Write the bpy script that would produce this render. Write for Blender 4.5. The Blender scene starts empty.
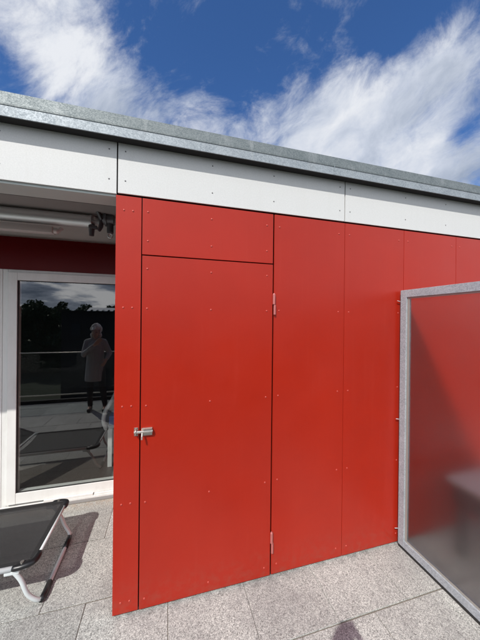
import bpy, bmesh, math, random
from mathutils import Vector, Matrix
random.seed(7)
S = bpy.context.scene
COL = S.collection
R = math.radians

# ---------------------------------------------------------------- camera
CAMZ = 1.6
yaw, pit, rol = R(15.43), R(-0.10), R(-0.589)
fw = Vector((math.sin(yaw)*math.cos(pit), math.cos(yaw)*math.cos(pit), math.sin(pit)))
rt = Vector((math.cos(yaw), -math.sin(yaw), 0))
dn = fw.cross(rt)
r2 = rt*math.cos(rol) + dn*math.sin(rol)
d2 = -rt*math.sin(rol) + dn*math.cos(rol)
cd = bpy.data.cameras.new('camera'); cam = bpy.data.objects.new('camera', cd); COL.objects.link(cam)
mw = Matrix((( r2.x, -d2.x, -fw.x, 0), (r2.y, -d2.y, -fw.y, 0), (r2.z, -d2.z, -fw.z, CAMZ), (0, 0, 0, 1)))
cam.matrix_world = mw
cd.sensor_fit = 'HORIZONTAL'; cd.sensor_width = 36; cd.lens = 264.48/480*36
cd.clip_start = 0.02; cd.clip_end = 3000
S.camera = cam

# ---------------------------------------------------------------- light
SUN = Vector((0.58, 0.75, -1.0)).normalized()          # direction the light travels
elev = math.asin(-SUN.z); az = math.atan2(-SUN.x, -SUN.y)
sl = bpy.data.lights.new('sun', 'SUN'); sl.energy = 4.0; sl.angle = R(0.53); sl.color = (1, 0.965, 0.915)
so = bpy.data.objects.new('sun', sl); COL.objects.link(so)
so.rotation_euler = SUN.to_track_quat('-Z', 'Y').to_euler()
S.view_settings.view_transform = 'Standard'; S.view_settings.look = 'None'
S.view_settings.exposure = 0.0; S.view_settings.gamma = 1; S.view_settings.use_curve_mapping = False
S.render.film_transparent = False
S.cycles.max_bounces = 10; S.cycles.transparent_max_bounces = 12; S.cycles.sample_clamp_indirect = 6
S.cycles.use_denoising = True

# ---------------------------------------------------------------- node helper
class NT:
    def __init__(s, tree): s.t = tree; s.n = tree.nodes; s.n.clear()
    def node(s, typ, ins=None, **kw):
        n = s.n.new(typ)
        for k, v in kw.items(): setattr(n, k, v)
        for k, v in (ins or {}).items():
            i = n.inputs[k]
            if isinstance(v, bpy.types.NodeSocket): s.t.links.new(v, i)
            else: i.default_value = v
        return n
    def math(s, op, a, b=0.0, c=None, clamp=False):
        ins = {0: a, 1: b}
        if c is not None: ins[2] = c
        n = s.node('ShaderNodeMath', ins, operation=op); n.use_clamp = clamp
        return n.outputs[0]
    def vmath(s, op, a, b=None, scale=None):
        ins = {0: a}
        if b is not None: ins[1] = b
        if scale is not None: ins['Scale'] = scale
        n = s.node('ShaderNodeVectorMath', ins, operation=op)
        return n.outputs['Value'] if op in ('DOT_PRODUCT', 'LENGTH', 'DISTANCE') else n.outputs[0]
    def mix(s, f, a, b, mode='MIX'):
        n = s.node('ShaderNodeMix', None, data_type='RGBA', blend_type=mode)
        for i, v in ((0, f), (6, a), (7, b)):
            if isinstance(v, bpy.types.NodeSocket): s.t.links.new(v, n.inputs[i])
            else: n.inputs[i].default_value = v
        return n.outputs[2]
    def ramp(s, f, stops):
        n = s.node('ShaderNodeValToRGB', {0: f}); e = n.color_ramp.elements
        while len(e) < len(stops): e.new(0.5)
        for q, (p, c) in zip(e, stops): q.position = p; q.color = c if len(c) == 4 else (*c, 1)
        return n.outputs[0]
    def noise(s, vec, scale, detail=4, rough=0.55, dist=0.0):
        return s.node('ShaderNodeTexNoise', {'Vector': vec, 'Scale': scale, 'Detail': detail, 'Roughness': rough, 'Distortion': dist}).outputs[0]
    def maprange(s, v, a, b, c=0.0, d=1.0, smooth=False):
        n = s.node('ShaderNodeMapRange', {0: v, 1: a, 2: b, 3: c, 4: d}); n.clamp = True
        if smooth: n.interpolation_type = 'SMOOTHSTEP'
        return n.outputs[0]

# ---------------------------------------------------------------- sky
W = bpy.data.worlds.new('World'); S.world = W; W.use_nodes = True
k = NT(W.node_tree)
d = k.node('ShaderNodeTexCoord').outputs['Generated']
sky = k.node('ShaderNodeTexSky', sky_type='NISHITA'); sky.sun_disc = False
sky.sun_elevation = elev; sky.sun_rotation = az
sky.air_density = 1.0; sky.dust_density = 0.35; sky.ozone_density = 3.0; sky.altitude = 400
blue = k.mix(1.0, sky.outputs[0], (0.62, 0.98, 1.42, 1), 'MULTIPLY')
streak = (0.774, -0.2125, 0.596)
sv = Vector(streak).normalized()
dot = k.vmath('DOT_PRODUCT', d, tuple(sv))
along = k.vmath('SCALE', tuple(sv), scale=k.math('MULTIPLY', dot, -0.42))
p = k.vmath('ADD', d, along)
warp = k.node('ShaderNodeTexNoise', {'Vector': p, 'Scale': 2.6, 'Detail': 3.0}).outputs['Color']
p = k.vmath('ADD', p, k.vmath('SCALE', k.vmath('SUBTRACT', warp, (0.5, 0.5, 0.5)), scale=0.30))
n1 = k.noise(p, 4.6, 10, 0.60)
n2 = k.noise(k.vmath('ADD', p, (3.1, 1.7, 0.4)), 14.0, 9, 0.66)
dens = k.math('ADD', k.math('MULTIPLY', n1, 0.74), k.math('MULTIPLY_ADD', n2, 0.74, -0.245))
#BLOBS
BL = [((-0.269, 0.714, 0.646), 0.10, 0.19), ((-0.231, 0.762, 0.605), 0.093, 0.192), ((-0.238, 0.683, 0.691), 0.084, 0.118),
      ((-0.153, 0.777, 0.61), 0.065, 0.104), ((-0.025, 0.792, 0.61), 0.065, 0.089), ((0.088, 0.784, 0.615), 0.056, 0.104),
      ((0.298, 0.758, 0.58), 0.15, 0.17), ((0.468, 0.697, 0.543), 0.093, 0.266), ((0.50, 0.649, 0.574), 0.074, 0.163),
      ((0.612, 0.619, 0.491), 0.084, 0.207), ((0.582, 0.558, 0.592), 0.051, 0.148), ((0.619, 0.482, 0.621), 0.056, 0.178),
      ((0.652, 0.429, 0.625), 0.06, 0.11), ((0.60, 0.42, 0.68), 0.05, -0.14), ((0.695, 0.565, 0.445), 0.065, 0.192), ((0.377, 0.547, 0.747), 0.05, 0.05), ((0.510, 0.519, 0.686), 0.07, -0.20), ((-0.047, 0.703, 0.710), 0.08, -0.16), ((0.527, 0.449, 0.722), 0.05, -0.12),
      ((0.075, 0.689, 0.721), 0.11, -0.12), ((0.23, 0.663, 0.713), 0.13, -0.16), ((0.722, 0.500, 0.478), 0.028, -0.16), ((0.74, 0.545, 0.39), 0.07, 0.22),
      ((-0.365, 0.725, 0.584), 0.025, -0.16)]
for c, sg, a in BL:
    v = Vector(c).normalized()
    dp = k.math('SUBTRACT', k.vmath('DOT_PRODUCT', d, tuple(v)), 1.0)
    g = k.math('EXPONENT', k.math('MULTIPLY', dp, 1.0/(sg*sg)))
    dens = k.math('MULTIPLY_ADD', g, a*0.95, dens)
sep = k.node('ShaderNodeSeparateXYZ', {0: d}); dz = sep.outputs[2]; dy = sep.outputs[1]
back = k.maprange(dy, 0.1, -0.5, 0.0, 0.13)
dens = k.math('ADD', dens, back)
sepx = sep.outputs[0]
cover = k.maprange(dens, 0.41, 0.86, 0.0, 0.95, True)
shade = k.noise(k.vmath('ADD', p, (0.05, 0.08, -0.12)), 4.2, 8, 0.6)
shade = k.math('MULTIPLY_ADD', k.maprange(sepx, 0.50, 0.72), -0.07, k.math('ADD', shade, 0.015))
ccol = k.ramp(shade, [(0.33, (3.6, 4.2, 5.3)), (0.50, (6.3, 6.8, 7.8)), (0.62, (8.6, 8.8, 9.2))])
# far side of the sky: banded clouds, brightened as added fill light
bp = k.vmath('MULTIPLY', d, (1.5, 1.5, 6.5))
bn = k.noise(bp, 3.0, 8, 0.57)
bcol = k.ramp(bn, [(0.40, (2.6, 3.0, 4.0)), (0.49, (6.5, 7.2, 8.8)), (0.57, (21, 21, 21))])
bm_ = k.math('MULTIPLY', k.maprange(dy, 0.0, -0.4), k.maprange(dz, 0.98, 0.7))
ccol = k.mix(bm_, ccol, bcol)
cover = k.math('MAXIMUM', cover, k.math('MULTIPLY', bm_, 0.92))
skyc = k.mix(cover, blue, ccol)
gnd = k.maprange(dz, -0.01, -0.06)
skyc = k.mix(gnd, skyc, (0.35, 0.42, 0.30, 1))
bg = k.node('ShaderNodeBackground', {'Color': skyc, 'Strength': 0.10})
k.node('ShaderNodeOutputWorld', {'Surface': bg.outputs[0]})

# ---------------------------------------------------------------- materials
def mat(name, color=(0.5, 0.5, 0.5), rough=0.5, metal=0.0, spec=0.5, build=None, **kw):
    m = bpy.data.materials.new(name); m.use_nodes = True
    t = NT(m.node_tree)
    b = t.node('ShaderNodeBsdfPrincipled', {'Base Color': (*color, 1), 'Roughness': rough, 'Metallic': metal, 'Specular IOR Level': spec})
    for kk, v in kw.items(): b.inputs[kk.replace('_', ' ')].default_value = v
    o = t.node('ShaderNodeOutputMaterial', {'Surface': b.outputs[0]})
    if build: build(t, b, o)
    return m
def link(t, a, b): t.t.links.new(a, b)
def objco(t): return t.node('ShaderNodeTexCoord').outputs['Object']
def bump(t, b, h, strength, dist=0.001):
    n = t.node('ShaderNodeBump', {'Height': h, 'Strength': strength, 'Distance': dist}); link(t, n.outputs[0], b.inputs['Normal'])

def red_build(base, dark, light):
    def f(t, b, o):
        c = objco(t)
        n = t.noise(c, 1.7, 5, 0.6)
        col = t.mix(t.maprange(n, 0.3, 0.7), (*dark, 1), (*base, 1))
        # fine dust and faint run-off streaks
        st = t.noise(t.vmath('MULTIPLY', c, (38, 38, 1.3)), 1.0, 4, 0.6)
        col = t.mix(t.maprange(st, 0.56, 0.80, 0, 0.14), col, (*light, 1))
        fine = t.noise(c, 420, 2, 0.6)
        rnd = t.node('ShaderNodeObjectInfo').outputs['Random']
        v_ = t.maprange(rnd, 0, 1, 0.95, 1.04)
        col = t.mix(1.0, col, t.node('ShaderNodeCombineColor', {0: v_, 1: v_, 2: v_}).outputs[0], 'MULTIPLY')
        z_ = t.node('ShaderNodeSeparateXYZ', {0: c}).outputs[2]
        sp = t.math('MULTIPLY', t.maprange(z_, 0.22, 0.02), t.maprange(t.noise(c, 26, 5, 0.7), 0.45, 0.7))
        col = t.mix(t.math('MULTIPLY', sp, 0.28), col, (0.20, 0.10, 0.07, 1))
        col = t.mix(t.maprange(fine, 0.35, 0.75, 0, 0.05), col, (*light, 1))
        link(t, col, b.inputs['Base Color'])
        link(t, t.maprange(t.noise(c, 3.0, 4), 0.3, 0.7, 0.30, 0.42), b.inputs['Roughness'])
        bump(t, b, t.math('ADD', t.math('MULTIPLY', t.noise(c, 2.2, 2), 4.0), t.math('MULTIPLY', fine, 0.05)), 0.25, 0.002)
    return f
M = {}
M['red'] = mat('red_panel_laminate', rough=0.4, spec=0.38, build=red_build((0.41, 0.0195, 0.0062), (0.36, 0.016, 0.0052), (0.44, 0.05, 0.03)))
M['shaded_red'] = mat('shaded_red_panel', rough=0.6, spec=0.15, build=red_build((0.13, 0.006, 0.006), (0.11, 0.005, 0.005), (0.14, 0.010, 0.010)))  # red laminate with the shade of the recess put into its colour
def white_build(t, b, o):
    c = objco(t)
    n = t.noise(c, 160, 3, 0.7); l = t.noise(c, 2.5, 4)
    col = t.mix(t.maprange(n, 0.35, 0.7), (0.62, 0.625, 0.61, 1), (0.69, 0.695, 0.68, 1))
    st = t.noise(t.vmath('MULTIPLY', c, (30, 30, 1.5)), 1.0, 3)
    col = t.mix(t.maprange(st, 0.5, 0.75, 0, 0.25), col, (0.60, 0.60, 0.57, 1))
    link(t, col, b.inputs['Base Color']); bump(t, b, n, 0.12, 0.001)
M['white_panel'] = mat('white_fascia_panel', rough=0.5, build=white_build)
def zinc_build(c0, c1, sc=70):
    def f(t, b, o):
        c = objco(t)
        v = t.node('ShaderNodeTexVoronoi', {'Vector': t.vmath('MULTIPLY', c, (1, 1, 1)), 'Scale': sc}).outputs['Color']
        g = t.node('ShaderNodeSeparateXYZ', {0: v}).outputs[0]
        n = t.noise(c, 9, 6, 0.65)
        f_ = t.math('ADD', t.math('MULTIPLY', g, 0.45), t.math('MULTIPLY', n, 0.75))
        col = t.mix(t.maprange(f_, 0.35, 0.85), (*c0, 1), (*c1, 1))
        st = t.noise(t.vmath('MULTIPLY', c, (14, 14, 2.0)), 1.0, 5, 0.7)
        col = t.mix(t.maprange(st, 0.55, 0.75, 0, 0.55), col, (0.36, 0.38, 0.38, 1))
        link(t, col, b.inputs['Base Color'])
        link(t, t.maprange(f_, 0.3, 0.9, 0.66, 0.52), b.inputs['Roughness'])
        bump(t, b, f_, 0.1, 0.001)
    return f
M['zinc'] = mat('galvanised_coping_lip', metal=0.35, rough=0.5, build=zinc_build((0.24, 0.275, 0.30), (0.39, 0.43, 0.455), 200))
M['zinc_dark'] = mat('dark_coping_face', metal=0.35, rough=0.55, build=zinc_build((0.11, 0.135, 0.14), (0.20, 0.225, 0.225), 200))  # darker tone for the upper coping face
M['galv'] = mat('galvanised_frame', metal=0.12, rough=0.5, build=zinc_build((0.30, 0.335, 0.36), (0.47, 0.51, 0.535), 170))
M['galv_red'] = mat('red_worn_hinge_metal', (0.62, 0.20, 0.18), 0.35, 0.5)
M['steel'] = mat('bare_steel', (0.62, 0.58, 0.52), 0.32, 0.9)
M['rivet'] = mat('red_rivet_head', (0.50, 0.07, 0.05), 0.3)
M['rivet_grey'] = mat('grey_rivet_head', (0.16, 0.16, 0.16), 0.4, 0.5)
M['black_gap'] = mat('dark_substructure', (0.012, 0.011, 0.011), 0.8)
M['render_beige'] = mat('pinkish_plaster', (0.86, 0.84, 0.80), 0.8, build=lambda t, b, o: bump(t, b, t.noise(objco(t), 120, 4), 0.3, 0.002))
M['soffit'] = mat('grey_soffit', (0.55, 0.60, 0.58), 0.7)
def pvc_build(t, b, o):
    c = objco(t); n = t.noise(t.vmath('MULTIPLY', c, (3, 3, 1)), 4, 5, 0.7)
    link(t, t.mix(t.maprange(n, 0.45, 0.8, 0, 0.5), (0.80, 0.80, 0.77, 1), (0.62, 0.61, 0.56, 1)), b.inputs['Base Color'])
M['pvc'] = mat('white_pvc', rough=0.35, build=pvc_build)
M['gasket'] = mat('black_gasket', (0.02, 0.02, 0.02), 0.6)
M['alu'] = mat('powder_grey_aluminium', (0.90, 0.94, 0.95), 0.36, 0.55)
M['alu_beige'] = mat('beige_aluminium', (0.80, 0.79, 0.77), 0.4, 0.1)
M['cast'] = mat('dark_cast_metal', (0.16, 0.165, 0.18), 0.35, 0.3)
M['white_tube'] = mat('white_coated_tube', (0.70, 0.75, 0.745), 0.3)
M['black_plastic'] = mat('black_plastic', (0.012, 0.012, 0.013), 0.35)
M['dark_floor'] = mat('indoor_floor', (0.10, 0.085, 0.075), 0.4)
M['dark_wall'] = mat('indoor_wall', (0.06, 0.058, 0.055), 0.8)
M['curtain'] = mat('dark_curtain', (0.05, 0.02, 0.02), 0.9)
M['blue_cloth'] = mat('blue_cushion_cloth', (0.10, 0.16, 0.38), 0.8)
M['white_paint'] = mat('white_painted_wood', (0.75, 0.75, 0.72), 0.5)

def glass_mat(name, ior, tint, refl_rough=0.0):
    m = bpy.data.materials.new(name); m.use_nodes = True; t = NT(m.node_tree)
    f0 = ((ior-1)/(ior+1))**2; fc = t.node('ShaderNodeLayerWeight', {'Blend': 0.5}).outputs['Facing']
    fr = t.math('MULTIPLY_ADD', t.math('POWER', fc, 5.0), 1-f0, f0)
    a = t.node('ShaderNodeBsdfTransparent', {'Color': (*tint, 1)})
    g = t.node('ShaderNodeBsdfGlossy', {'Color': (1, 1, 1, 1), 'Roughness': refl_rough})
    x = t.node('ShaderNodeMixShader', {0: fr, 1: a.outputs[0], 2: g.outputs[0]})
    t.node('ShaderNodeOutputMaterial', {'Surface': x.outputs[0]})
    return m
M['pane'] = glass_mat('door_glass', 2.15, (0.72, 0.75, 0.74))
M['clear'] = glass_mat('railing_glass', 1.45, (0.75, 0.80, 0.79))

def frost(t, b, o):
    c = objco(t)
    # dusty, slightly scratched, tinted acrylic
    n = t.noise(c, 3.0, 5, 0.6)
    scr = t.noise(t.vmath('MULTIPLY', c, (1, 60, 3)), 4.0, 4, 0.7)
    dif = t.node('ShaderNodeBsdfDiffuse', {'Color': (0.42, 0.42, 0.42, 1)})
    f_ = t.math('ADD', t.maprange(n, 0.35, 0.75, 0.01, 0.03), t.maprange(scr, 0.70, 0.80, 0.0, 0.14))
    x = t.node('ShaderNodeMixShader', {0: f_, 1: b.outputs[0], 2: dif.outputs[0]})
    link(t, x.outputs[0], o.inputs['Surface'])
M['frost'] = mat('smoky_frosted_acrylic', (0.80, 0.77, 0.76), 0.24, spec=0.3, build=frost, Transmission_Weight=1.0, IOR=1.45)

def mesh_fabric(t, b, o):
    c = objco(t)
    w = t.node('ShaderNodeTexWave', {'Vector': c, 'Scale': 160.0, 'Distortion': 0.0}, wave_type='BANDS', bands_direction='Y').outputs['Fac']
    n = t.noise(c, 700, 1, 0.5)
    link(t, t.mix(t.maprange(n, 0.3, 0.7), (0.018, 0.018, 0.019, 1), (0.055, 0.055, 0.055, 1)), b.inputs['Base Color'])
    tr = t.node('ShaderNodeBsdfTransparent')
    x = t.node('ShaderNodeMixShader', {0: 0.30, 1: b.outputs[0], 2: tr.outputs[0]})
    link(t, x.outputs[0], o.inputs['Surface'])
M['fabric'] = mat('black_mesh_fabric', (0.03, 0.03, 0.03), 0.7, build=mesh_fabric)

def pave_build(t, b, o):
    g = t.node('ShaderNodeNewGeometry').outputs['Position']
    v1 = t.node('ShaderNodeTexVoronoi', {'Vector': g, 'Scale': 360.0}).outputs['Color']
    s1 = t.node('ShaderNodeSeparateXYZ', {0: v1})
    v2 = t.node('ShaderNodeTexVoronoi', {'Vector': g, 'Scale': 210.0}).outputs['Color']
    s2 = t.node('ShaderNodeSeparateXYZ', {0: v2})
    f_ = t.math('ADD', t.math('MULTIPLY', s1.outputs[0], 0.6), t.math('MULTIPLY', s2.outputs[1], 0.4))
    col = t.ramp(f_, [(0.12, (0.14, 0.142, 0.130)), (0.34, (0.36, 0.366, 0.340)), (0.58, (0.47, 0.478, 0.445)), (0.84, (0.76, 0.77, 0.71))])
    # big soft stains
    n = t.noise(g, 2.3, 6, 0.6)
    col = t.mix(t.maprange(n, 0.42, 0.62, 0.0, 0.30), col, (0.20, 0.19, 0.19, 1))
    n3 = t.noise(g, 14, 5, 0.6)
    col = t.mix(t.maprange(n3, 0.5, 0.75, 0.0, 0.22), col, (0.16, 0.15, 0.15, 1))
    # sandy deposit along the door sill
    y = t.node('ShaderNodeSeparateXYZ', {0: g}).outputs[1]
    sd = t.math('MULTIPLY', t.maprange(y, 2.44, 2.55), t.maprange(t.noise(g, 30, 4), 0.35, 0.6))
    col = t.mix(t.math('MULTIPLY', sd, 0.5), col, (0.42, 0.30, 0.20, 1))
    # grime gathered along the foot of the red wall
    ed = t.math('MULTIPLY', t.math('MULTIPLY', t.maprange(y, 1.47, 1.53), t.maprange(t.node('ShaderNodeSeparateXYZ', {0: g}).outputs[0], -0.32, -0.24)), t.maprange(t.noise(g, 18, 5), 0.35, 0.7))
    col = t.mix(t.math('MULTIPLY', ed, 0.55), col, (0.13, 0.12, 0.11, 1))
    # per slab tone
    at = t.node('ShaderNodeAttribute', attribute_name='tone').outputs['Fac']
    col = t.mix(1.0, col, t.node('ShaderNodeCombineColor', {0: at, 1: at, 2: at}).outputs[0], 'MULTIPLY')
    link(t, col, b.inputs['Base Color'])
    bump(t, b, f_, 0.35, 0.0015)
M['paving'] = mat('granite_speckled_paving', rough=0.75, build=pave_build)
M['joint'] = mat('dirty_joint_sand', (0.17, 0.15, 0.12), 0.95)

def leaf_build(c0, c1):
    def f(t, b, o):
        n = t.noise(objco(t), 1.2, 4)
        link(t, t.mix(t.maprange(n, 0.3, 0.7), (*c0, 1), (*c1, 1)), b.inputs['Base Color'])
    return f
M['leaf'] = mat('dark_leaves', rough=0.7, build=leaf_build((0.03, 0.055, 0.018), (0.07, 0.10, 0.03)))
M['bark'] = mat('bark', (0.09, 0.07, 0.05), 0.9)
M['grass'] = mat('meadow_ground', rough=0.95, build=leaf_build((0.022, 0.032, 0.014), (0.04, 0.048, 0.022)))
M['concrete'] = mat('grey_concrete', (0.33, 0.32, 0.31), 0.85, build=lambda t, b, o: bump(t, b, t.noise(objco(t), 30, 5), 0.3, 0.003))
M['brown_wood'] = mat('dark_brown_cladding', (0.02, 0.012, 0.01), 0.7)
M['skin'] = mat('skin', (0.50, 0.31, 0.23), 0.5)
M['hair_white'] = mat('white_hair', (0.80, 0.78, 0.74), 0.6, build=lambda t, b, o: bump(t, b, t.noise(t.vmath('MULTIPLY', objco(t), (90, 90, 25)), 1.0, 4, 0.7), 0.8, 0.01))
M['hair_brown'] = mat('brown_hair', (0.07, 0.045, 0.03), 0.6)
M['shirt'] = mat('pale_grey_linen', (0.36, 0.35, 0.35), 0.85, build=lambda t, b, o: bump(t, b, t.noise(t.vmath('MULTIPLY', objco(t), (22, 22, 5)), 1.0, 3, 0.6), 0.9, 0.03))
M['jacket'] = mat('navy_jacket_cloth', (0.03, 0.04, 0.08), 0.85)
M['trousers'] = mat('dark_trouser_cloth', (0.025, 0.025, 0.028), 0.9)
M['shoe'] = mat('black_shoe_leather', (0.015, 0.014, 0.014), 0.4)
M['eye'] = mat('dark_eye', (0.02, 0.015, 0.012), 0.2)
M['lip'] = mat('lips', (0.38, 0.14, 0.12), 0.5)

# ---------------------------------------------------------------- mesh helpers
def box(bm, x0, x1, y0, y1, z0, z1, bev=0.0):
    vs = [bm.verts.new((x, y, z)) for x in (x0, x1) for y in (y0, y1) for z in (z0, z1)]
    F = [bm.faces.new([vs[i] for i in f]) for f in ((0,1,3,2), (4,6,7,5), (0,4,5,1), (2,3,7,6), (0,2,6,4), (1,5,7,3))]
    if bev > 0:
        es = list({e for f in F for e in f.edges})
        bmesh.ops.bevel(bm, geom=es, offset=bev, segments=2, affect='EDGES', profile=0.6)
def tube(bm, pts, r, seg=14, caps=True, flat=1.0):
    pts = [Vector(p) for p in pts]; n = len(pts)
    rs = r if isinstance(r, (list, tuple)) else [r]*n
    rings = []; prev = None
    for i, p in enumerate(pts):
        t = (pts[min(i+1, n-1)] - pts[max(i-1, 0)]).normalized()
        if prev is None:
            a = Vector((0, 0, 1)) if abs(t.z) < 0.9 else Vector((0, 1, 0))
            u = t.cross(a).normalized()
        else: u = (prev - t*prev.dot(t)).normalized()
        prev = u; v = t.cross(u)
        rings.append([bm.verts.new(p + (u*math.cos(2*math.pi*j/seg) + v*flat*math.sin(2*math.pi*j/seg))*rs[i]) for j in range(seg)])
    for a, b in zip(rings, rings[1:]):
        for j in range(seg): bm.faces.new((a[j], a[(j+1) % seg], b[(j+1) % seg], b[j]))
    if caps: bm.faces.new(rings[0][::-1]); bm.faces.new(rings[-1])
def curve(pts, k=6):
    """Catmull-Rom smooth path"""
    P = [Vector(p) for p in pts]; P = [P[0]*2-P[1]] + P + [P[-1]*2-P[-2]]; out = []
    for i in range(1, len(P)-2):
        for j in range(k):
            t = j/k; a, b, c, d_ = P[i-1], P[i], P[i+1], P[i+2]
            out.append(0.5*((2*b) + (c-a)*t + (2*a-5*b+4*c-d_)*t*t + (3*b-a-3*c+d_)*t**3))
    out.append(P[-2]); return out
def ball(bm, c, r, sc=(1, 1, 1), seg=14, rot=None):
    m = Matrix.Translation(c) @ (rot.to_4x4() if rot else Matrix.Identity(4)) @ Matrix.Diagonal((r*sc[0], r*sc[1], r*sc[2], 1))
    bmesh.ops.create_uvsphere(bm, u_segments=seg, v_segments=max(6, seg*2//3), radius=1, matrix=m)
def capsule(bm, a, ra, b, rb, seg=12):
    a = Vector(a); b = Vector(b)
    ball(bm, a, ra, seg=seg); ball(bm, b, rb, seg=seg); tube(bm, [a, b], [ra, rb], seg)
def wloc(o):
    v = Vector((0, 0, 0))
    while o: v += o.location; o = o.parent
    return v
def obj(name, bm, m, parent=None, smooth=False, origin=None):
    """links bm (world coordinates) as ONE mesh object under parent"""
    me = bpy.data.meshes.new(name)
    bmesh.ops.recalc_face_normals(bm, faces=bm.faces)
    base = wloc(parent) if parent else Vector((0, 0, 0))
    org = Vector(origin) if origin is not None else base
    bmesh.ops.translate(bm, verts=bm.verts, vec=-org)
    bm.to_mesh(me); bm.free()
    if isinstance(m, (list, tuple)):
        for q in m: me.materials.append(q)
    else: me.materials.append(m)
    if smooth:
        for f in me.polygons: f.use_smooth = True
    o = bpy.data.objects.new(name, me); COL.objects.link(o)
    o.parent = parent; o.location = org - base
    return o
def smooth_angle(o, a=35):
    for f in o.data.polygons: f.use_smooth = True
    o.data.set_sharp_from_angle(angle=R(a))
def tag(o, label=None, cat=None, group=None, kind=None):
    if label: o['label'] = label
    if cat: o['category'] = cat
    if group: o['group'] = group
    if kind: o['kind'] = kind
    return o
def thing(name, loc, label, cat, group=None):
    o = bpy.data.objects.new(name, None); COL.objects.link(o); o.location = loc; o.empty_display_size = 0.2
    return tag(o, label, cat, group)
def boxo(name, m, parent, *a, bev=0.0):
    bm = bmesh.new(); box(bm, *a, bev=bev); o = obj(name, bm, m, parent)
    return o
def copy_tree(o, parent=None):
    c = o.copy(); COL.objects.link(c); c.parent = parent
    for ch in list(o.children): copy_tree(ch, c)
    return c

# ================================================================ SETTING
# terrace paving: running bond slabs
X0, X1, Y0, Y1 = -6.5, 5.4, -0.44, 2.575
bm = bmesh.new()
tone = bm.faces.layers.float.new('tone_f')
pit_x, pit_y, g = 0.4425, 0.455, 0.004
row = -4
while 1.2 + row*pit_y < Y1:
    ya = 1.2 + row*pit_y; yb = min(ya + pit_y, Y1); ya = max(ya, Y0)
    if yb - ya > 0.03:
        off = 0.904 if row % 2 == 0 else 1.118
        i = -18
        while off + i*pit_x < X1:
            xa = off + i*pit_x; xb = min(xa + pit_x, X1); i += 1
            if xb <= X0: continue
            xa = max(xa, X0)
            if xb - xa < 0.03: continue
            n0 = len(bm.faces)
            dzt = random.uniform(-0.0012, 0.0012)
            gy = random.uniform(0.003, 0.005)
            gx = random.uniform(0.0004, 0.0009) if 0.1 < xa < 0.8 and row == 0 else random.uniform(0.0010, 0.0020)
            box(bm, xa+gx, xb-gx, ya+gy, yb-0.0022, -0.05, dzt, 0.0025)
            tv = random.uniform(0.87, 1.06)
            bm.faces.ensure_lookup_table()
            for f in bm.faces[n0:]: f[tone] = tv
    row += 1
vals = [f[tone] for f in bm.faces]
pav = obj('terrace_paving', bm, M['paving']); pav['kind'] = 'structure'
at = pav.data.attributes.new('tone', 'FLOAT', 'FACE')
vals = [v.value for v in pav.data.attributes['tone_f'].data]
for i_, v in enumerate(vals): at.data[i_].value = v
j = boxo('terrace_bed', M['joint'], None, X0, X1, Y0, 2.6, -0.30, -0.0045); j['kind'] = 'structure'
# ground far below and beyond
bm = bmesh.new(); bmesh.ops.create_circle(bm, cap_ends=True, segments=64, radius=900, matrix=Matrix.Translation((0, 0, -9)))
g_ = obj('ground', bm, M['grass']); g_['kind'] = 'structure'
# wooded hill on the far side of the valley (behind the camera, seen in the door glass)
bm = bmesh.new()
nx, ny = 60, 14; vv = []
for a in range(nx+1):
    for b in range(ny+1):
        x = -260 + a*520/nx; y = -80 - b*14
        h = -9.4 + 13.0*math.sin(min(1, b/9)*math.pi/2)*(0.85 + 0.2*math.sin(x*0.021+1) + 0.08*math.sin(x*0.09))
        vv.append(bm.verts.new((x, y, h + random.uniform(-0.5, 0.5)*(b > 0))))
for a in range(nx):
    for b in range(ny):
        q = a*(ny+1)+b; bm.faces.new((vv[q], vv[q+ny+1], vv[q+ny+2], vv[q+1]))
h_ = obj('hills', bm, M['leaf'], smooth=True); h_['kind'] = 'structure'

# ================================================================ BUILDING
WY = 1.532                      # plane of the red cladding
B = thing('building', (0, 2.0, 0), 'red clad flat roofed terrace building with pale fascia, grey metal coping and a glass door', 'building')
bm = bmesh.new()
box(bm, -0.255, 5.3, WY+0.03, 2.70, -0.01, 2.60)
box(bm, -6.5, -0.255, WY+0.03, 1.670, 2.27, 2.60)
obj('substructure', bm, M['black_gap'], B)

def rivet_bm(x, z, y, r):
    bm = bmesh.new(); ball(bm, (x, y, z), r, (1, 0.6, 1), 10); return bm
riv_cache = {}
def rivets(parent, pts, y, m, r=0.0056):
    key = (m.name, r)
    for x, z in pts:
        if key not in riv_cache:
            bm = rivet_bm(0, 0, 0, r); me_o = obj('rivet', bm, m, parent, smooth=True, origin=(0, 0, 0))
            riv_cache[key] = me_o.data; o = me_o
        else:
            o = bpy.data.objects.new('rivet', riv_cache[key]); COL.objects.link(o); o.parent = parent
        o.location = Vector((x, y, z)) - wloc(parent)
ZR = [2.18, 1.658, 1.126, 0.60, 0.072]
def panel(name, x0, x1, z0, z1, m, y=WY, th=0.010):
    return boxo(name, m, B, x0, x1, y, y+th, z0, z1, bev=0.0012)
ps = panel('wall_panel', -0.267, -0.139, 0.012, 2.256, M['red'])
rivets(ps, [(x, z) for z in ZR for x in (-0.227, -0.182)], WY, M['rivet'])
pt = panel('wall_panel', -0.134, 0.631, 1.950, 2.256, M['red'])
rivets(pt, [(x, z) for z in (2.183, 2.025) for x in (-0.105, 0.246, 0.590)], WY, M['rivet'])
dr = panel('door', -0.133, 0.631, 0.012, 1.943, M['red'], y=WY-0.002)
rivets(dr, [(x, z) for z in (1.872, 1.655, 1.123, 0.595, 0.066) for x in (-0.106, 0.246, 0.592)], WY-0.002, M['rivet'])
xs = [0.639, 1.150, 1.648, 2.153, 2.655, 3.158, 3.66, 4.163, 4.666, 5.17]
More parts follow.
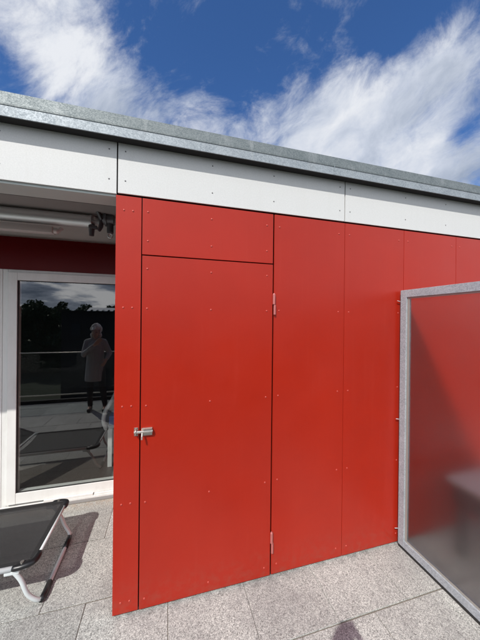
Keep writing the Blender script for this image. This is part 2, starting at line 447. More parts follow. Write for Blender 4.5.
for a, b in zip(xs, xs[1:]):
    pn = panel('wall_panel', a+0.0015, b-0.0015, 0.012, 2.256, M['red'])
    rivets(pn, [(x, z) for z in ZR for x in (a+0.036, b-0.046)], WY, M['rivet'])
# side return of the red box
boxo('side_panel', M['red'], B, -0.268, -0.256, WY+0.011, 2.60, 0.012, 2.256)
# fascia panels
fx = [-6.5, -4.51, -3.1, -1.677, -0.262, 1.148, 2.558, 3.97, 5.30]
for a, b in zip(fx, fx[1:]):
    fp = panel('fascia_panel', a+0.0035, b-0.0035, 2.268 if a >= -0.27 else 2.262, 2.545, M['white_panel'])
    n = 4 if b-a > 1.3 else 3
    px = [a+0.042 + (b-a-0.084)*t/3 for t in range(4)]
    px = [a+0.040, a+0.51, a+0.895, b-0.040]
    rivets(fp, [(x, z) for z in (2.493, 2.336) for x in px if x < b-0.03], WY, M['rivet_grey'], 0.0042)
# coping
bm = bmesh.new()
box(bm, -6.6, 5.4, 1.470, 1.476, 2.530, 2.585)
obj('coping_lip', bm, M['zinc'], B)
boxo('shaded_underside', M['black_gap'], B, -6.6, 5.4, 1.4765, WY+0.028, 2.5335, 2.55)  # black strip painting the shade on the underside of the coping
bm = bmesh.new()
cz = [(-6.6, 5.4)]
vs = [(1.4675, 2.588), (1.484, 2.652), (1.50, 2.662), (2.2, 2.680), (2.2, 2.60), (1.4675, 2.580)]
fa = [bm.verts.new((-6.6, y, z)) for y, z in vs]; fb = [bm.verts.new((5.4, y, z)) for y, z in vs]
for i in range(len(vs)):
    j_ = (i+1) % len(vs); bm.faces.new((fa[i], fa[j_], fb[j_], fb[i]))
bm.faces.new(fa); bm.faces.new(fb[::-1])
cp = obj('coping', bm, M['zinc_dark'], B)
for x in (-3.2, -1.2, 1.02, 3.1):
    boxo('coping_joint', M['zinc'], cp, x-0.002, x+0.002, 1.4665, 1.4695, 2.532, 2.588)
boxo('roof', M['concrete'], B, -6.5, 5.3, 2.2, 9.0, 2.45, 2.66)
# beam soffit, recess ceiling, rear wall
boxo('beam_soffit', M['soffit'], B, -6.5, -0.27, WY+0.012, 1.675, 2.250, 2.2695)
boxo('recess_ceiling', M['soffit'], B, -6.5, -0.27, 1.6705, 2.64, 2.595, 2.62)
boxo('rear_wall', M['render_beige'], B, -6.5, -0.27, 2.635, 2.80, 2.270, 2.595)
boxo('lintel_panel', M['shaded_red'], B, -6.5, -0.27, 2.615, 2.80, 1.998, 2.268)
boxo('rear_wall', M['render_beige'], B, -6.5, -3.61, 2.66, 2.80, 0.0, 1.996)
boxo('sill', M['concrete'], B, -6.5, -0.27, 2.576, 2.80, -0.3, 0.018)
# barrel bolt on the door
lt = boxo('latch', M['steel'], dr, -0.128, -0.072, WY-0.008, WY-0.002, 0.962, 1.004, bev=0.001)
bm = bmesh.new()
tube(bm, [(-0.165, WY-0.015, 0.987), (-0.070, WY-0.015, 0.987)], 0.0075, 12)
box(bm, -0.118, -0.072, WY-0.020, WY-0.008, 0.972, 1.002, 0.002)
obj('bolt', bm, M['steel'], lt)
bm = bmesh.new()
tube(bm, [(-0.124, WY-0.016, 0.985), (-0.124, WY-0.030, 0.966), (-0.124, WY-0.034, 0.952)], 0.0045, 10)
obj('bolt_knob', bm, M['steel'], lt)
for x, z in ((-0.123, 0.966), (-0.123, 1.000), (-0.077, 0.966)):
    bm = bmesh.new(); ball(bm, (x, WY-0.008, z), 0.0032, (1, 0.5, 1), 8); obj('screw', bm, M['steel'], lt)
st = boxo('staple_plate', M['steel'], ps, -0.166, -0.146, WY-0.004, WY, 0.963, 1.008, bev=0.001)
bm = bmesh.new()
tube(bm, curve([(-0.156, WY-0.004, 1.002), (-0.156, WY-0.022, 0.998), (-0.156, WY-0.026, 0.986), (-0.156, WY-0.022, 0.974), (-0.156, WY-0.004, 0.969)], 4), 0.0035, 8)
obj('staple_loop', bm, M['steel'], st, smooth=True)
# hinges
for zc in (1.695, 0.215):
    bm = bmesh.new()
    tube(bm, [(0.638, WY-0.008, zc+0.001), (0.638, WY-0.008, zc+0.062)], 0.0085, 12)
    tube(bm, [(0.638, WY-0.008, zc+0.062), (0.638, WY-0.008, zc+0.070)], [0.0085, 0.004], 12)
    hg = obj('hinge', bm, M['galv_red'], dr)
    bm = bmesh.new()
    tube(bm, [(0.643, WY-0.008, zc-0.062), (0.643, WY-0.008, zc-0.002)], 0.0075, 12)
    obj('hinge_leaf', bm, M['galv_red'], hg)
    for o_ in (hg,): smooth_angle(o_)

# terrace door and neighbour window (white frames)
def framed(name, x0, x1, z0, z1, w, y, parent, bottom=None, dep=0.07):
    bw = bottom if bottom else w
    bm = bmesh.new()
    box(bm, x0, x0+w, y, y+dep, z0, z1, 0.003)
    box(bm, x1-w, x1, y, y+dep, z0, z1, 0.003)
    box(bm, x0+w+0.0005, x1-w-0.0005, y+0.001, y+dep, z1-w, z1, 0.003)
    box(bm, x0+w+0.0005, x1-w-0.0005, y+0.001, y+dep, z0, z0+bw, 0.003)
    return obj(name, bm, M['pvc'], parent)
def glazed(name, x0, x1):
    """outer frame > sash > pane"""
    fr = framed(name, x0, x1, 0.020, 1.997, 0.036, 2.622, B, 0.022, 0.09)
    sh = framed('sash', x0+0.042, x1-0.042, 0.046, 1.972, 0.064, 2.606, fr, 0.088, 0.07)
    bm = bmesh.new()
    xa, xb, za, zb = x0+0.106, x1-0.106, 0.134, 1.908
    for q in ((xa-0.001, xa+0.005, za, zb), (xb-0.005, xb+0.001, za, zb)): box(bm, q[0], q[1], 2.612, 2.625, q[2], q[3])
    for q in ((za-0.001, za+0.005), (zb-0.005, zb+0.001)): box(bm, xa+0.006, xb-0.006, 2.613, 2.625, q[0], q[1])
    obj('gasket', bm, M['gasket'], fr)
    bm = bmesh.new()
    vs = [bm.verts.new(p_) for p_ in ((xa, 2.626, za), (xb, 2.626, za), (xb, 2.626, zb), (xa, 2.626, zb))]
    bm.faces.new(vs); obj('pane', bm, M['pane'], fr)
    return fr
gd = glazed('glass_door', -1.306, -0.285)
glazed('window', -2.45, -1.3085); glazed('window', -3.60, -2.4525)
# threshold rail with its little cover pieces
bm = bmesh.new()
box(bm, -1.30, -0.285, 2.580, 2.605, 0.019, 0.036, 0.002)
box(bm, -0.99, -0.615, 2.583, 2.604, 0.0365, 0.056, 0.002)
box(bm, -0.607, -0.285, 2.588, 2.604, 0.0365, 0.050, 0.002)
obj('threshold', bm, M['pvc'], gd)
# room behind the glass
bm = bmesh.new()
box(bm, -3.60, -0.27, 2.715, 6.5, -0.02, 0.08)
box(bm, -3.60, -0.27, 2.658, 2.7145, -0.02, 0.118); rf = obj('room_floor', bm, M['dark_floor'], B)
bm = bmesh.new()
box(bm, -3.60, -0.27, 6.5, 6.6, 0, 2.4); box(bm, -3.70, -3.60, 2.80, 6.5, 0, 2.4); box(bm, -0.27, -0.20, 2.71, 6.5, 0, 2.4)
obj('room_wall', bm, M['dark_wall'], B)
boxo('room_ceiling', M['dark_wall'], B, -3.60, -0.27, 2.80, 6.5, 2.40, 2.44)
# body of the building below the terrace
bm = bmesh.new(); box(bm, -6.5, 5.3, -0.42, 9.0, -9.0, -0.301); obj('lower_storeys', bm, M['concrete'], B)
boxo('end_wall', M['concrete'], B, -6.7, -6.5, 2.6, 9.0, -0.3, 2.6)
boxo('end_wall', M['concrete'], B, 5.3, 5.4, 1.55, 9.0, -0.3, 2.6)

# ================================================================ AWNING under the fascia
A = thing('awning', (-1.6, 2.45, 2.40), 'retracted grey roller awning tube with dark cast bracket hung above the glass door', 'awning')
bm = bmesh.new(); tube(bm, [(-3.6, 2.42, 2.382), (-0.603, 2.42, 2.388)], 0.052, 28)
c_ = obj('roller_tube', bm, M['alu'], A); smooth_angle(c_)
bm = bmesh.new(); tube(bm, [(-0.612, 2.42, 2.388), (-0.596, 2.42, 2.388)], 0.055, 28); tube(bm, [(-0.596, 2.42, 2.388), (-0.540, 2.42, 2.388)], 0.018, 16)
e_ = obj('end_cap', bm, M['alu'], A); smooth_angle(e_)
bm = bmesh.new(); box(bm, -3.6, -0.872, 2.385, 2.455, 2.262, 2.318, 0.012)
f_ = obj('front_bar', bm, M['alu_beige'], A); smooth_angle(f_)
bm = bmesh.new(); tube(bm, curve([(-0.872, 2.42, 2.29), (-0.84, 2.42, 2.292), (-0.82, 2.43, 2.318)], 4), [0.024]*4+[0.014]*5, 12)
obj('bar_hook', bm, M['alu_beige'], A, smooth=True)
bm = bmesh.new()
tube(bm, curve([(-0.60, 2.44, 2.535), (-0.565, 2.43, 2.50), (-0.535, 2.42, 2.44), (-0.530, 2.41, 2.37), (-0.545, 2.40, 2.315)], 5), [0.022, 0.024, 0.026, 0.028, 0.030, 0.034, 0.036, 0.034, 0.033, 0.034, 0.036, 0.034, 0.030, 0.026, 0.024, 0.024, 0.024, 0.022, 0.020, 0.018, 0.014], 12, flat=0.6)
box(bm, -0.590, -0.500, 2.45, 2.634, 2.44, 2.53, 0.01)
tube(bm, [(-0.632, 2.36, 2.520), (-0.585, 2.36, 2.505), (-0.545, 2.37, 2.455), (-0.520, 2.38, 2.40)], [0.014, 0.026, 0.034, 0.026], 10, flat=0.5)
tube(bm, [(-0.598, 2.335, 2.507), (-0.598, 2.39, 2.507)], 0.010, 10)
br = obj('bracket', bm, M['cast'], A); smooth_angle(br, 50)
bm = bmesh.new()
tube(bm, [(-0.598, 2.40, 2.36), (-0.598, 2.40, 2.27)], [0.026, 0.018], 10); box(bm, -0.615, -0.555, 2.375, 2.41, 2.325, 2.35, 0.005)
obj('lower_lug', bm, M['cast'], br)
bm = bmesh.new()
tube(bm, [(-0.515, 2.41, 2.42), (-0.435, 2.41, 2.42)], 0.045, 18)
tube(bm, [(-0.500, 2.41, 2.42), (-0.485, 2.41, 2.42)], 0.060, 18)
tube(bm, [(-0.462, 2.41, 2.38), (-0.462, 2.41, 2.31)], 0.026, 14)
gb = obj('gearbox', bm, M['cast'], A); smooth_angle(gb)
bm = bmesh.new()
ringp = [(-0.462 + 0.018*math.cos(t*math.pi/8), 2.41, 2.285 + 0.018*math.sin(t*math.pi/8)) for t in range(17)]
tube(bm, ringp, 0.006, 8); obj('crank_eye', bm, M['alu'], gb, smooth=True)

# ================================================================ PARTITION
PX = 1.60
P = thing('terrace_partition', (PX, 0.5, 0), 'galvanised frame partition with smoky frosted panel standing at right angles to the red wall', 'partition')
ye, yb = -0.38, 1.511
bm = bmesh.new()
box(bm, PX, PX+0.045, yb-0.048, yb, 0.022, 1.818, 0.003)
box(bm, PX, PX+0.045, ye, ye+0.048, 0.022, 1.818, 0.003)
box(bm, PX+0.0005, PX+0.0445, ye+0.0485, yb-0.0485, 1.766, 1.8175, 0.002)
box(bm, PX+0.0005, PX+0.0445, ye+0.0485, yb-0.0485, 0.0225, 0.070, 0.002)
obj('frame', bm, M['galv'], P)
bm = bmesh.new()   # inner glazing channel
M['bead'] = mat('worn_glazing_bead', (0.42, 0.40, 0.36), 0.45, 0.4)
box(bm, PX+0.009, PX+0.013, yb-0.064, yb-0.0485, 0.0705, 1.7655)
box(bm, PX+0.009, PX+0.013, ye+0.0485, yb-0.0645, 1.7555, 1.7655)
box(bm, PX+0.009, PX+0.013, ye+0.0485, yb-0.0645, 0.0705, 0.081)
obj('glazing_bead', bm, M['bead'], P)
boxo('frosted_panel', M['frost'], P, PX+0.016, PX+0.022, ye+0.0490, yb-0.0490, 0.0710, 1.7650)
boxo('rubber_foot', M['gasket'], P, PX+0.004, PX+0.04, ye, yb, 0.0015, 0.0215)
for z in (1.745, 0.905, 0.125):
    bm = bmesh.new(); tube(bm, [(PX-0.020, yb+0.006, z), (PX+0.035, yb+0.006, z-0.012)], 0.0026, 8)
    box(bm, PX+0.025, PX+0.04, yb+0.0005, WY-0.001, z-0.02, z+0.02)
    obj('fixing_bolt', bm, M['alu'], P)

# grey table behind the frosted panel
T = thing('side_table', (2.2, 1.15, 0), 'grey garden table blurred behind the frosted partition panel', 'table')
M['table_grey'] = mat('grey_table_top', (0.42, 0.40, 0.40), 0.5); M['table_dark'] = mat('dark_table_frame', (0.05, 0.045, 0.045), 0.6)
tx0, tx1, ty0, ty1, tz = 1.90, 2.70, 0.62, 1.40, 0.52
boxo('tabletop', M['table_grey'], T, tx0, tx1, ty0, ty1, tz-0.03, tz, bev=0.006)
boxo('apron', M['table_dark'], T, tx0+0.03, tx1-0.03, ty0+0.03, ty1-0.03, tz-0.16, tz-0.0305)
for x in (tx0+0.04, tx1-0.09):
    for y in (ty0+0.04, ty1-0.09): boxo('leg', M['table_dark'], T, x, x+0.05, y, y+0.05, 0.001, tz-0.161, bev=0.004)

# ================================================================ SUN LOUNGER
L = thing('sun_lounger', (-1.6, 1.93, 0), 'low sun lounger, black mesh cloth on white tubes, before the glass door', 'sun lounger')
xe = -0.700; yn, yf = 1.685, 2.205; zl = 0.252; xh = -1.42; xb_ = -2.20; zb_ = 0.62
bm = bmesh.new()
for y in (yn, yf): tube(bm, [(xe-0.02, y, zl), (-2.55, y, zl)], 0.013, 14)
obj('side_rail', bm, M['white_tube'], L, smooth=True)
bm = bmesh.new(); tube(bm, [(xe+0.010, yn+0.03, zl+0.006), (xe+0.010, yf-0.03, zl+0.006)], 0.0085, 12); obj('end_rail', bm, M['white_tube'], L, smooth=True)
for y in (yn, yf):
    bm = bmesh.new(); s_ = 1 if y == yf else -1
    tube(bm, curve([(xe-0.085, y, zl+0.002), (xe-0.035, y, zl+0.005), (xe+0.004, y-s_*0.018, zl+0.006), (xe+0.012, y-s_*0.075, zl+0.006)], 6), [0.016]+[0.0195]*16+[0.017, 0.014], 12, flat=0.8)
    obj('corner_joint', bm, M['black_plastic'], L, smooth=True)
    bm = bmesh.new(); tube(bm, [(xe-0.045, y-s_*0.006, zl+0.012), (xe-0.045, y-s_*0.006, zl+0.025)], 0.009, 10); obj('rivet_cap', bm, M['steel'], L)
# slightly sagging cloth
bm = bmesh.new(); nx, ny = 24, 12; vv = []
for a in range(nx+1):
    for b in range(ny+1):
        u = a/nx; v = b/ny
        x = xe + 0.004 + (xh-xe)*u; y = yn + 0.006 + (yf-yn-0.012)*v
        vv.append(bm.verts.new((x, y, zl + 0.014 - 0.030*math.sin(v*math.pi)*(0.25+0.75*math.sin(min(1, u*5)*math.pi/2)))))
for a in range(nx):
    for b in range(ny):
        q = a*(ny+1)+b; bm.faces.new((vv[q], vv[q+ny+1], vv[q+ny+2], vv[q+1]))
o_ = obj('seat_cloth', bm, M['fabric'], L, smooth=True); o_.modifiers.new('thick', 'SOLIDIFY').thickness = 0.0015
bm = bmesh.new()
box(bm, xh, xe-0.02, yn+0.004, yn+0.024, zl+0.0115, zl+0.0155); box(bm, xh, xe-0.02, yf-0.024, yf-0.004, zl+0.0115, zl+0.0155)
box(bm, xe-0.018, xe+0.004, yn+0.03, yf-0.03, zl+0.0125, zl+0.0165)
M['webbing'] = mat('black_webbing', (0.02, 0.02, 0.02), 0.8); obj('hem', bm, M['webbing'], L)
# raised back section
bm = bmesh.new()
for y in (yn+0.03, yf-0.03): tube(bm, [(xh-0.02, y, zl+0.02), (xb_, y, zb_)], 0.011, 12)
tube(bm, [(xh-0.02, yn+0.03, zl+0.02), (xh-0.02, yf-0.03, zl+0.02)], 0.010, 12); tube(bm, [(xb_, yn+0.03, zb_), (xb_, yf-0.03, zb_)], 0.011, 12)
obj('back_frame', bm, M['white_tube'], L, smooth=True)
bm = bmesh.new()
vs = [bm.verts.new(p_) for p_ in ((xh-0.03, yn+0.035, zl+0.034), (xb_, yn+0.035, zb_+0.012), (xb_, yf-0.035, zb_+0.012), (xh-0.03, yf-0.035, zl+0.034))]
bm.faces.new(vs); o_ = obj('back_cloth', bm, M['fabric'], L); o_.modifiers.new('thick', 'SOLIDIFY').thickness = 0.0015
# U shaped legs with rubber ends
for xr, sx in ((-0.790, 1), (-2.30, -1)):
    fx_ = xr + sx*0.128
    bm = bmesh.new()
    path = curve([(xr, yn+0.004, zl-0.008), (xr+sx*0.040, yn+0.006, zl-0.075), (xr+sx*0.070, yn+0.012, 0.085), (fx_-sx*0.015, yn+0.03, 0.026), (fx_, yn+0.075, 0.016)], 6)
    path += curve([(fx_, yf-0.075, 0.016), (fx_-sx*0.005, yf-0.03, 0.030), (xr+sx*0.085, yf-0.010, 0.085), (xr+sx*0.055, yf-0.006, 0.16), (xr, yf-0.004, zl-0.008)], 6)
    tube(bm, path, 0.011, 14)
    lg = obj('leg', bm, M['white_tube'], L, smooth=True)
    for y, s_ in ((yn, 1), (yf, -1)):
        bm = bmesh.new(); tube(bm, [(fx_-sx*0.004, y+s_*0.028, 0.022), (fx_, y+s_*0.065, 0.0165), (fx_, y+s_*0.14, 0.0165)], [0.013, 0.0162, 0.0155], 14)
        obj('rubber_foot', bm, M['black_plastic'], lg, smooth=True)
        bm = bmesh.new(); box(bm, xr-0.035, xr+0.035, y-0.004 if s_ > 0 else y-0.010, y+0.010 if s_ > 0 else y+0.004, zl-0.034, zl-0.011, 0.006); obj('leg_clamp', bm, M['white_tube'], lg)

# ================================================================ RAILING behind the viewer
RL = thing('terrace_railing', (0, -0.46, 0), 'terrace railing with steel posts, handrail and clear glass along the terrace edge', 'railing')
bm = bmesh.new(); tube(bm, [(-6.5, -0.47, 0.94), (5.4, -0.47, 0.94)], 0.010, 12); obj('handrail', bm, M['steel'], RL, smooth=True)
bm = bmesh.new(); box(bm, -6.5, 5.4, -0.478, -0.462, 0.135, 0.155); obj('bottom_rail', bm, M['steel'], RL)
x = -5.1
while x < 5.4:
    boxo('post', M['steel'], RL, x-0.018, x+0.018, -0.488, -0.452, -0.2, 0.924)
    x += 2.2
bm = bmesh.new(); vs = [bm.verts.new(p_) for p_ in ((-6.5, -0.470, 0.16), (5.4, -0.470, 0.16), (5.4, -0.470, 0.92), (-6.5, -0.470, 0.92))]; bm.faces.new(vs)
obj('glass_infill', bm, M['clear'], RL)
boxo('kerb', M['black_gap'], RL, -6.5, 5.4, -0.50, -0.445, -0.05, 0.06)

# ================================================================ CHAIR inside the room
Ch = thing('armchair', (-0.42, 3.15, 0.08), 'white armchair with blue cushion standing indoors just behind the glass door', 'chair')
for x, y in ((-0.572, 2.95), (-0.572, 3.38)): boxo('leg', M['white_paint'], Ch, x, x+0.042, y, y+0.042, 0.081, 0.47, bev=0.004)
for y in (2.95, 3.38): boxo('leg', M['white_paint'], Ch, -0.335, -0.293, y, y+0.042, 0.081, 0.47, bev=0.004)
boxo('seat', M['white_paint'], Ch, -0.575, -0.290, 2.95, 3.43, 0.471, 0.50, bev=0.006)
boxo('cushion', M['blue_cloth'], Ch, -0.565, -0.30, 2.955, 3.42, 0.501, 0.60, bev=0.02)
bm = bmesh.new(); tube(bm, curve([(-0.585, 2.95, 0.47), (-0.610, 2.945, 0.56), (-0.592, 2.95, 0.66), (-0.545, 2.98, 0.74), (-0.52, 3.15, 0.82), (-0.52, 3.42, 0.96)], 5), 0.020, 10)
obj('armrest', bm, M['white_paint'], Ch, smooth=True)
boxo('backrest', M['white_paint'], Ch, -0.575, -0.290, 3.435, 3.47, 0.47, 1.0, bev=0.01)

# ================================================================ NEIGHBOUR HOUSE and TREES (seen in the door glass)
N = thing('neighbour_house', (-5.0, -32, -9), 'dark low house with white notched eave, reflected in the door before the trees', 'house')
boxo('wall', M['brown_wood'], N, -12, 2, -40, -30.4, -9, 2.35)
rf_ = boxo('roof', M['brown_wood'], N, -12.3, 2.3, -40.3, -30.1, 2.352, 2.46)
bm = bmesh.new(); x = -9.2
while x < 2.2:
    for xa_, xb_2, ys, zs in ((x, x+0.36, -29.9, 2.47), (x+0.3605, x+0.62, -30.4, 2.62)):
        e0 = [bm.verts.new(q) for q in ((xa_, ys, zs), (xb_2, ys, zs), (xb_2, -31.3, 2.90), (xa_, -31.3, 2.90), (xa_, ys, zs-0.05), (xb_2, ys, zs-0.05), (xb_2, -31.3, 2.85), (xa_, -31.3, 2.85))]
        for fc_ in ((0, 1, 2, 3), (7, 6, 5, 4), (0, 4, 5, 1), (1, 5, 6, 2), (2, 6, 7, 3), (3, 7, 4, 0)): bm.faces.new([e0[q] for q in fc_])
    x += 0.621
obj('eave', bm, M['white_paint'], rf_)
for x in (-11, -8.5, -6, -3.5, -1):
    boxo('window', M['gasket'], N, x, x+1.0, -30.39, -30.32, -0.6, 0.9)

def make_tree(seed, h, wd):
    rd = random.Random(seed)
    t = thing('tree', (0, 0, -9), '', 'tree', 'trees beyond the terrace railing')
    bm = bmesh.new(); top = h*0.8
    tube(bm, [(0, 0, -9), (0.15, 0.1, -9+h*0.3), (0.1, -0.1, -9+h*0.6), (0, 0, -9+top)], [0.35, 0.27, 0.16, 0.05], 8)
    for i in range(9):
        a = rd.uniform(0, 6.28); z = -9+h*rd.uniform(0.3, 0.7); l = wd*rd.uniform(0.45, 0.85)
        tube(bm, [(0, 0, z), (l*0.5*math.cos(a), l*0.5*math.sin(a), z+l*0.35), (l*math.cos(a), l*math.sin(a), z+l*0.6)], [0.12, 0.07, 0.02], 6)
    obj('trunk', bm, M['bark'], t)
    bm = bmesh.new(); lobes = []
    for i in range(38):
        a = rd.uniform(0, 6.28); q = rd.random(); z = h*(0.08+0.82*q)
        rad = wd*(math.sin(min(1.0, (1.08-q)*1.15)*math.pi/2))*rd.uniform(0.25, 0.85)
        lobes.append((Vector((rad*math.cos(a), rad*math.sin(a), -9+z)), rd.uniform(0.9, 1.9)))
    for c, r in lobes:
        for i in range(260):
            v = Vector((rd.gauss(0, 1), rd.gauss(0, 1), rd.gauss(0, 1))).normalized()*r*rd.uniform(0.55, 1.08)
            v.z *= 0.75; s_ = rd.uniform(0.14, 0.30)
            n = Vector((rd.gauss(0, 1), rd.gauss(0, 1), rd.gauss(0, 1))).normalized()
            u = n.orthogonal().normalized()*s_; w = n.cross(u)*0.7
            q_ = c+v; bm.faces.new([bm.verts.new(q_+e) for e in (u, w, -u, -w)])
    obj('crown', bm, M['leaf'], t)
    return t
protos = [make_tree(1, 13.8, 4.6), make_tree(2, 13.2, 5.0), make_tree(3, 14.4, 4.3)]
rd = random.Random(5); first = [True]*3
for i in range(46):
    kx = i % 3; o = protos[kx] if first[kx] else copy_tree(protos[kx]); first[kx] = False
    ln = i % 2
    o.location = (-72 + i*2.35 + rd.uniform(-0.8, 0.8), -56 - 7*ln + rd.uniform(-2, 2), -9.0 + (0.0 if ln == 0 else 0.9))
    o.rotation_euler.z = rd.uniform(0, 6.28); s_ = rd.uniform(0.93, 1.03); o.scale = (s_, s_, s_)
    o['label'] = 'dark leafy tree in the row of trees beyond the terrace railing'

# ================================================================ PEOPLE
def rotm(a): return Matrix.Rotation(a, 3, 'Z')
class Person:
    def __init__(s, name, loc, face, label, voxel=0.006):
        s.root = thing(name, loc, label, 'person'); s.root.rotation_euler.z = face; s.v = voxel
    def part(s, name, m, build, voxel=None, parent=None, smooth_it=6):
        bm = bmesh.new(); build(bm)
        me = bpy.data.meshes.new(name); bmesh.ops.recalc_face_normals(bm, faces=bm.faces); bm.to_mesh(me); bm.free()
        me.materials.append(m); o = bpy.data.objects.new(name, me); COL.objects.link(o); o.parent = parent or s.root
        if voxel != 0:
            md = o.modifiers.new('remesh', 'REMESH'); md.mode = 'VOXEL'; md.voxel_size = voxel or s.v; md.use_smooth_shade = True
            sm = o.modifiers.new('smooth', 'SMOOTH'); sm.iterations = smooth_it; sm.factor = 0.5
        for f in me.polygons: f.use_smooth = True
        return o
def hand(bm, wrist, d_, n_, side, curl):
    """palm plus four unequal fingers and a thumb; d_ finger direction, n_ palm normal (towards which fingers curl)"""
    w = Vector(wrist); d_ = Vector(d_).normalized(); n_ = Vector(n_); n_ = (n_ - d_*n_.dot(d_)).normalized(); s_ = d_.cross(n_)*side
    for t in (-1.2, -0.4, 0.4, 1.2):
        capsule(bm, w + s_*t*0.013, 0.016, w + d_*0.080 + s_*t*0.022, 0.0125, 8)
    for i, (t, ln) in enumerate(((-1.5, 0.064), (-0.5, 0.074), (0.5, 0.078), (1.5, 0.072))):
        p = w + d_*0.085 + s_*t*0.020; dd = d_.copy(); r_ = 0.0088
        for jn, fr in enumerate((0.45, 0.32, 0.23)):
            dd = (dd + n_*curl*(0.5+0.35*jn)).normalized(); q = p + dd*ln*fr
            capsule(bm, p, r_, q, r_*0.93, 8); p = q; r_ *= 0.93
    p = w + d_*0.022 + s_*0.030 + n_*0.004
    q = p + (d_*0.6 + s_*0.8 + n_*0.35).normalized()*0.042; capsule(bm, p, 0.0125, q, 0.0105, 8)
    q2 = q + (d_*0.95 + s_*0.1 + n_*0.5).normalized()*0.032; capsule(bm, q, 0.0105, q2, 0.009, 8)
def body(bm, H, J):
    """J: joint positions; face towards +y"""
    hz = H - 0.115; c = Vector((J['head'][0], J['head'][1], hz))
    ball(bm, c, 0.078, (0.97, 1.16, 1.30), 18)                  # skull
    ball(bm, c+Vector((0, 0.030, -0.055)), 0.056, (0.95, 1.05, 1.05), 14)   # jaw
    ball(bm, c+Vector((0, 0.075, -0.098)), 0.016, (1.2, 1, 0.8), 10)        # chin
    capsule(bm, c+Vector((0, 0.090, 0.004)), 0.008, c+Vector((0, 0.106, -0.030)), 0.0125, 8)  # nose
    for s_ in (-1, 1):
        ball(bm, c+Vector((s_*0.077, 0.0, -0.012)), 0.018, (0.4, 0.9, 1.6), 10)               # ears
        ball(bm, c+Vector((s_*0.034, 0.074, -0.028)), 0.018, (1.1, 0.7, 0.9), 10)             # cheeks
    sh = J['neck']; capsule(bm, c+Vector((0, -0.012, -0.06)), 0.050, sh, 0.055, 12)
    capsule(bm, J['chest'], 0.115, J['waist'], 0.105, 14); ball(bm, J['chest'], 0.13, (1.2, 0.85, 1.1)); ball(bm, J['hip'], 0.14, (1.15, 0.9, 0.85))
    for s_ in 'LR':
        capsule(bm, sh, 0.050, J['sh'+s_], 0.050); capsule(bm, J['sh'+s_], 0.048, J['el'+s_], 0.036); capsule(bm, J['el'+s_], 0.036, J['wr'+s_], 0.024)
        capsule(bm, J['hp'+s_], 0.080, J['kn'+s_], 0.052); capsule(bm, J['kn'+s_], 0.050, J['an'+s_], 0.034)
        capsule(bm, J['an'+s_], 0.034, Vector(J['an'+s_])+Vector((0, 0.13, -0.04)), 0.026)
def clothes(pr, J, top, topm, sleeve=0.9, hem=0.80, flare=0.19):
    def tb(bm):
        ch, wa, hp = (Vector(J[q]) for q in ('chest', 'waist', 'hip'))
        ball(bm, ch, 0.15, (1.22, 0.88, 1.05)); capsule(bm, ch, 0.135, wa, 0.130, 16)
        tube(bm, [ch+Vector((0, 0, 0.04)), ch, wa, hp, Vector((hp.x, hp.y, hem))], [0.13, 0.165, 0.165, 0.18, flare], 24, flat=0.78)
        for s_ in 'LR':
            capsule(bm, J['neck'], 0.060, J['sh'+s_], 0.060); capsule(bm, J['sh'+s_], 0.062, J['el'+s_], 0.052)
            e = Vector(J['el'+s_]); w = Vector(J['wr'+s_]); capsule(bm, e, 0.052, e.lerp(w, sleeve), 0.040)
    pr.part(top, topm, tb, 0.010, smooth_it=8)
    def lb(bm):
        ball(bm, J['hip'], 0.15, (1.12, 0.9, 0.8))
        for s_ in 'LR':
            capsule(bm, J['hp'+s_], 0.095, J['kn'+s_], 0.068); a = Vector(J['an'+s_]); capsule(bm, J['kn'+s_], 0.067, a+Vector((0, 0, 0.02)), 0.050)
    pr.part('trousers', M['trousers'], lb, 0.010)
    for s_ in 'LR':
        a = Vector(J['an'+s_])
        def sb(bm):
            capsule(bm, a+Vector((0, -0.02, -0.035)), 0.040, a+Vector((0, 0.13, -0.045)), 0.034); ball(bm, a+Vector((0, 0.0, 0.0)), 0.045, (1, 1.1, 0.9))
            bmesh.ops.bisect_plane(bm, geom=bm.verts[:]+bm.edges[:]+bm.faces[:], plane_co=(0, 0, 0.003), plane_no=(0, 0, -1), clear_outer=True)
            bmesh.ops.holes_fill(bm, edges=[e for e in bm.edges if e.is_boundary])
        pr.part('shoe', M['shoe'], sb, 0.008, smooth_it=3)
def face(pr, H, J, hairm, longer=False, fluff=1.0):
    c = Vector((J['head'][0], J['head'][1], H-0.115))
    for s_ in (-1, 1):
        pr.part('eye', M['eye'], lambda bm: ball(bm, c+Vector((s_*0.031, 0.083, 0.004)), 0.0095, (1.2, 0.5, 0.7), 10), 0)
    pr.part('mouth', M['lip'], lambda bm: ball(bm, c+Vector((0, 0.091, -0.062)), 0.020, (1.05, 0.35, 0.25), 10), 0)
    def hb(bm):
        rd = random.Random(3)
        ball(bm, c+Vector((0, -0.020, 0.022)), 0.092, (1.02, 1.08, 1.20), 18)
        for i in range(46):
            a = rd.uniform(0, 6.28); e = rd.uniform(-0.35, 1.4)
            v = Vector((math.cos(a)*math.cos(e), math.sin(a)*math.cos(e)*1.05, math.sin(e)*1.2))
            if v.y > 0.35 and v.z < 0.62: continue
            ball(bm, c+Vector((0, -0.020, 0.018))+v*0.088*fluff, rd.uniform(0.018, 0.030)*fluff, (1, 1, 1.3), 8)
        if longer:
            for i in range(9):
                a = math.pi*(1.0 + i/8); ball(bm, c+Vector((math.cos(a)*0.085, math.sin(a)*0.085-0.01, -0.055)), 0.026, (1, 1, 1.7), 8)
        geom = [v for v in bm.verts if v.co.y-c.y > 0.045 and v.co.z-c.z < 0.050]
        bmesh.ops.delete(bm, geom=geom, context='VERTS')
    pr.part('hair', hairm, hb, 0, smooth_it=2)

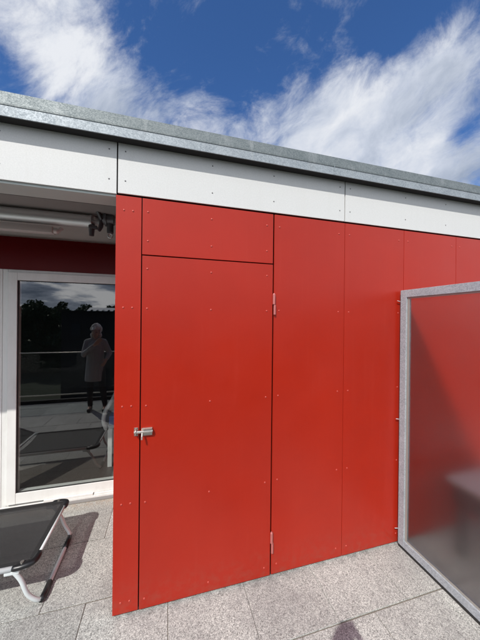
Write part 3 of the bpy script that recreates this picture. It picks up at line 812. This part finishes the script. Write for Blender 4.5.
# white haired woman standing to the left, mirrored in the door
H = 1.57
J = {'head': (0.01, 0.02), 'neck': (0, 0, 1.315), 'chest': (0, 0, 1.17), 'waist': (0, 0.01, 0.98), 'hip': (0, 0, 0.86),
     'shL': (-0.165, 0, 1.27), 'elL': (-0.19, 0.12, 1.06), 'wrL': (0.05, 0.24, 1.25), 'shR': (0.165, 0, 1.27), 'elR': (0.27, -0.02, 1.06), 'wrR': (0.24, 0.14, 0.96),
     'hpL': (-0.09, 0, 0.82), 'knL': (-0.10, 0.02, 0.44), 'anL': (-0.10, -0.03, 0.075), 'hpR': (0.09, 0, 0.82), 'knR': (0.15, 0.05, 0.45), 'anR': (0.20, 0.03, 0.075)}
w1 = Person('person', (-1.19, 0.16, 0), 0, 'white haired person in long pale shirt, one arm raised, mirrored in the door')
def b1(bm):
    body(bm, H, J); hand(bm, J['wrL'], (0.75, 0.1, 0.65), (0, -1, 0.2), 1, 0.12); hand(bm, J['wrR'], (-0.25, 0.6, -0.6), (-1, -0.3, 0), 1, 0.45)
w1.root.scale = (0.82, 0.90, 0.93)
w1.part('body', M['skin'], b1)
clothes(w1, J, 'shirt', M['shirt'], 0.8, 0.56, 0.20); face(w1, H, J, M['hair_white'], True, 1.12)
# the photographer: phone just behind the lens, only the shadow falls into view
H2 = 1.74
J2 = {'head': (0.0, 0.0), 'neck': (0, -0.01, 1.475), 'chest': (0, -0.01, 1.30), 'waist': (0, 0, 1.10), 'hip': (0, 0, 0.95),
      'shL': (-0.19, 0, 1.42), 'elL': (-0.215, 0.13, 1.17), 'wrL': (-0.085, 0.255, 1.475), 'shR': (0.19, 0, 1.42), 'elR': (0.215, 0.13, 1.17), 'wrR': (0.085, 0.255, 1.475),
      'hpL': (-0.09, 0, 0.92), 'knL': (-0.11, 0.03, 0.50), 'anL': (-0.12, 0.0, 0.08), 'hpR': (0.09, 0, 0.92), 'knR': (0.11, 0.03, 0.50), 'anR': (0.12, 0.0, 0.08)}
fd = Vector((math.sin(yaw), math.cos(yaw)))
pl = Vector((-fd.x*0.325, -fd.y*0.325, 0))
w2 = Person('person', pl, -yaw, 'brown haired photographer in a navy jacket holding up a phone beside the railing')
def b2(bm):
    body(bm, H2, J2)
    hand(bm, J2['wrL'], (0.25, 0.15, 0.95), (1, 0.1, 0), -1, 0.42); hand(bm, J2['wrR'], (-0.25, 0.15, 0.95), (-1, 0.1, 0), 1, 0.42)
w2.part('body', M['skin'], b2)
clothes(w2, J2, 'jacket', M['jacket'], 0.92, 0.84, 0.17); face(w2, H2, J2, M['hair_brown'])
ph = thing('phone', (pl.x+fd.x*0.298, pl.y+fd.y*0.298, 1.555), 'black phone held upright in both hands by the photographer', 'phone'); ph.rotation_euler.z = -yaw
for nm, m, dims in (('case', M['black_plastic'], (-0.037, 0.037, -0.004, 0.004, -0.075, 0.075)), ('screen', M['gasket'], (-0.034, 0.034, -0.0055, -0.0042, -0.070, 0.070))):
    bm = bmesh.new(); box(bm, *dims, bev=0.0005); me = bpy.data.meshes.new(nm); bm.to_mesh(me); bm.free(); me.materials.append(m)
    o = bpy.data.objects.new(nm, me); COL.objects.link(o); o.parent = ph
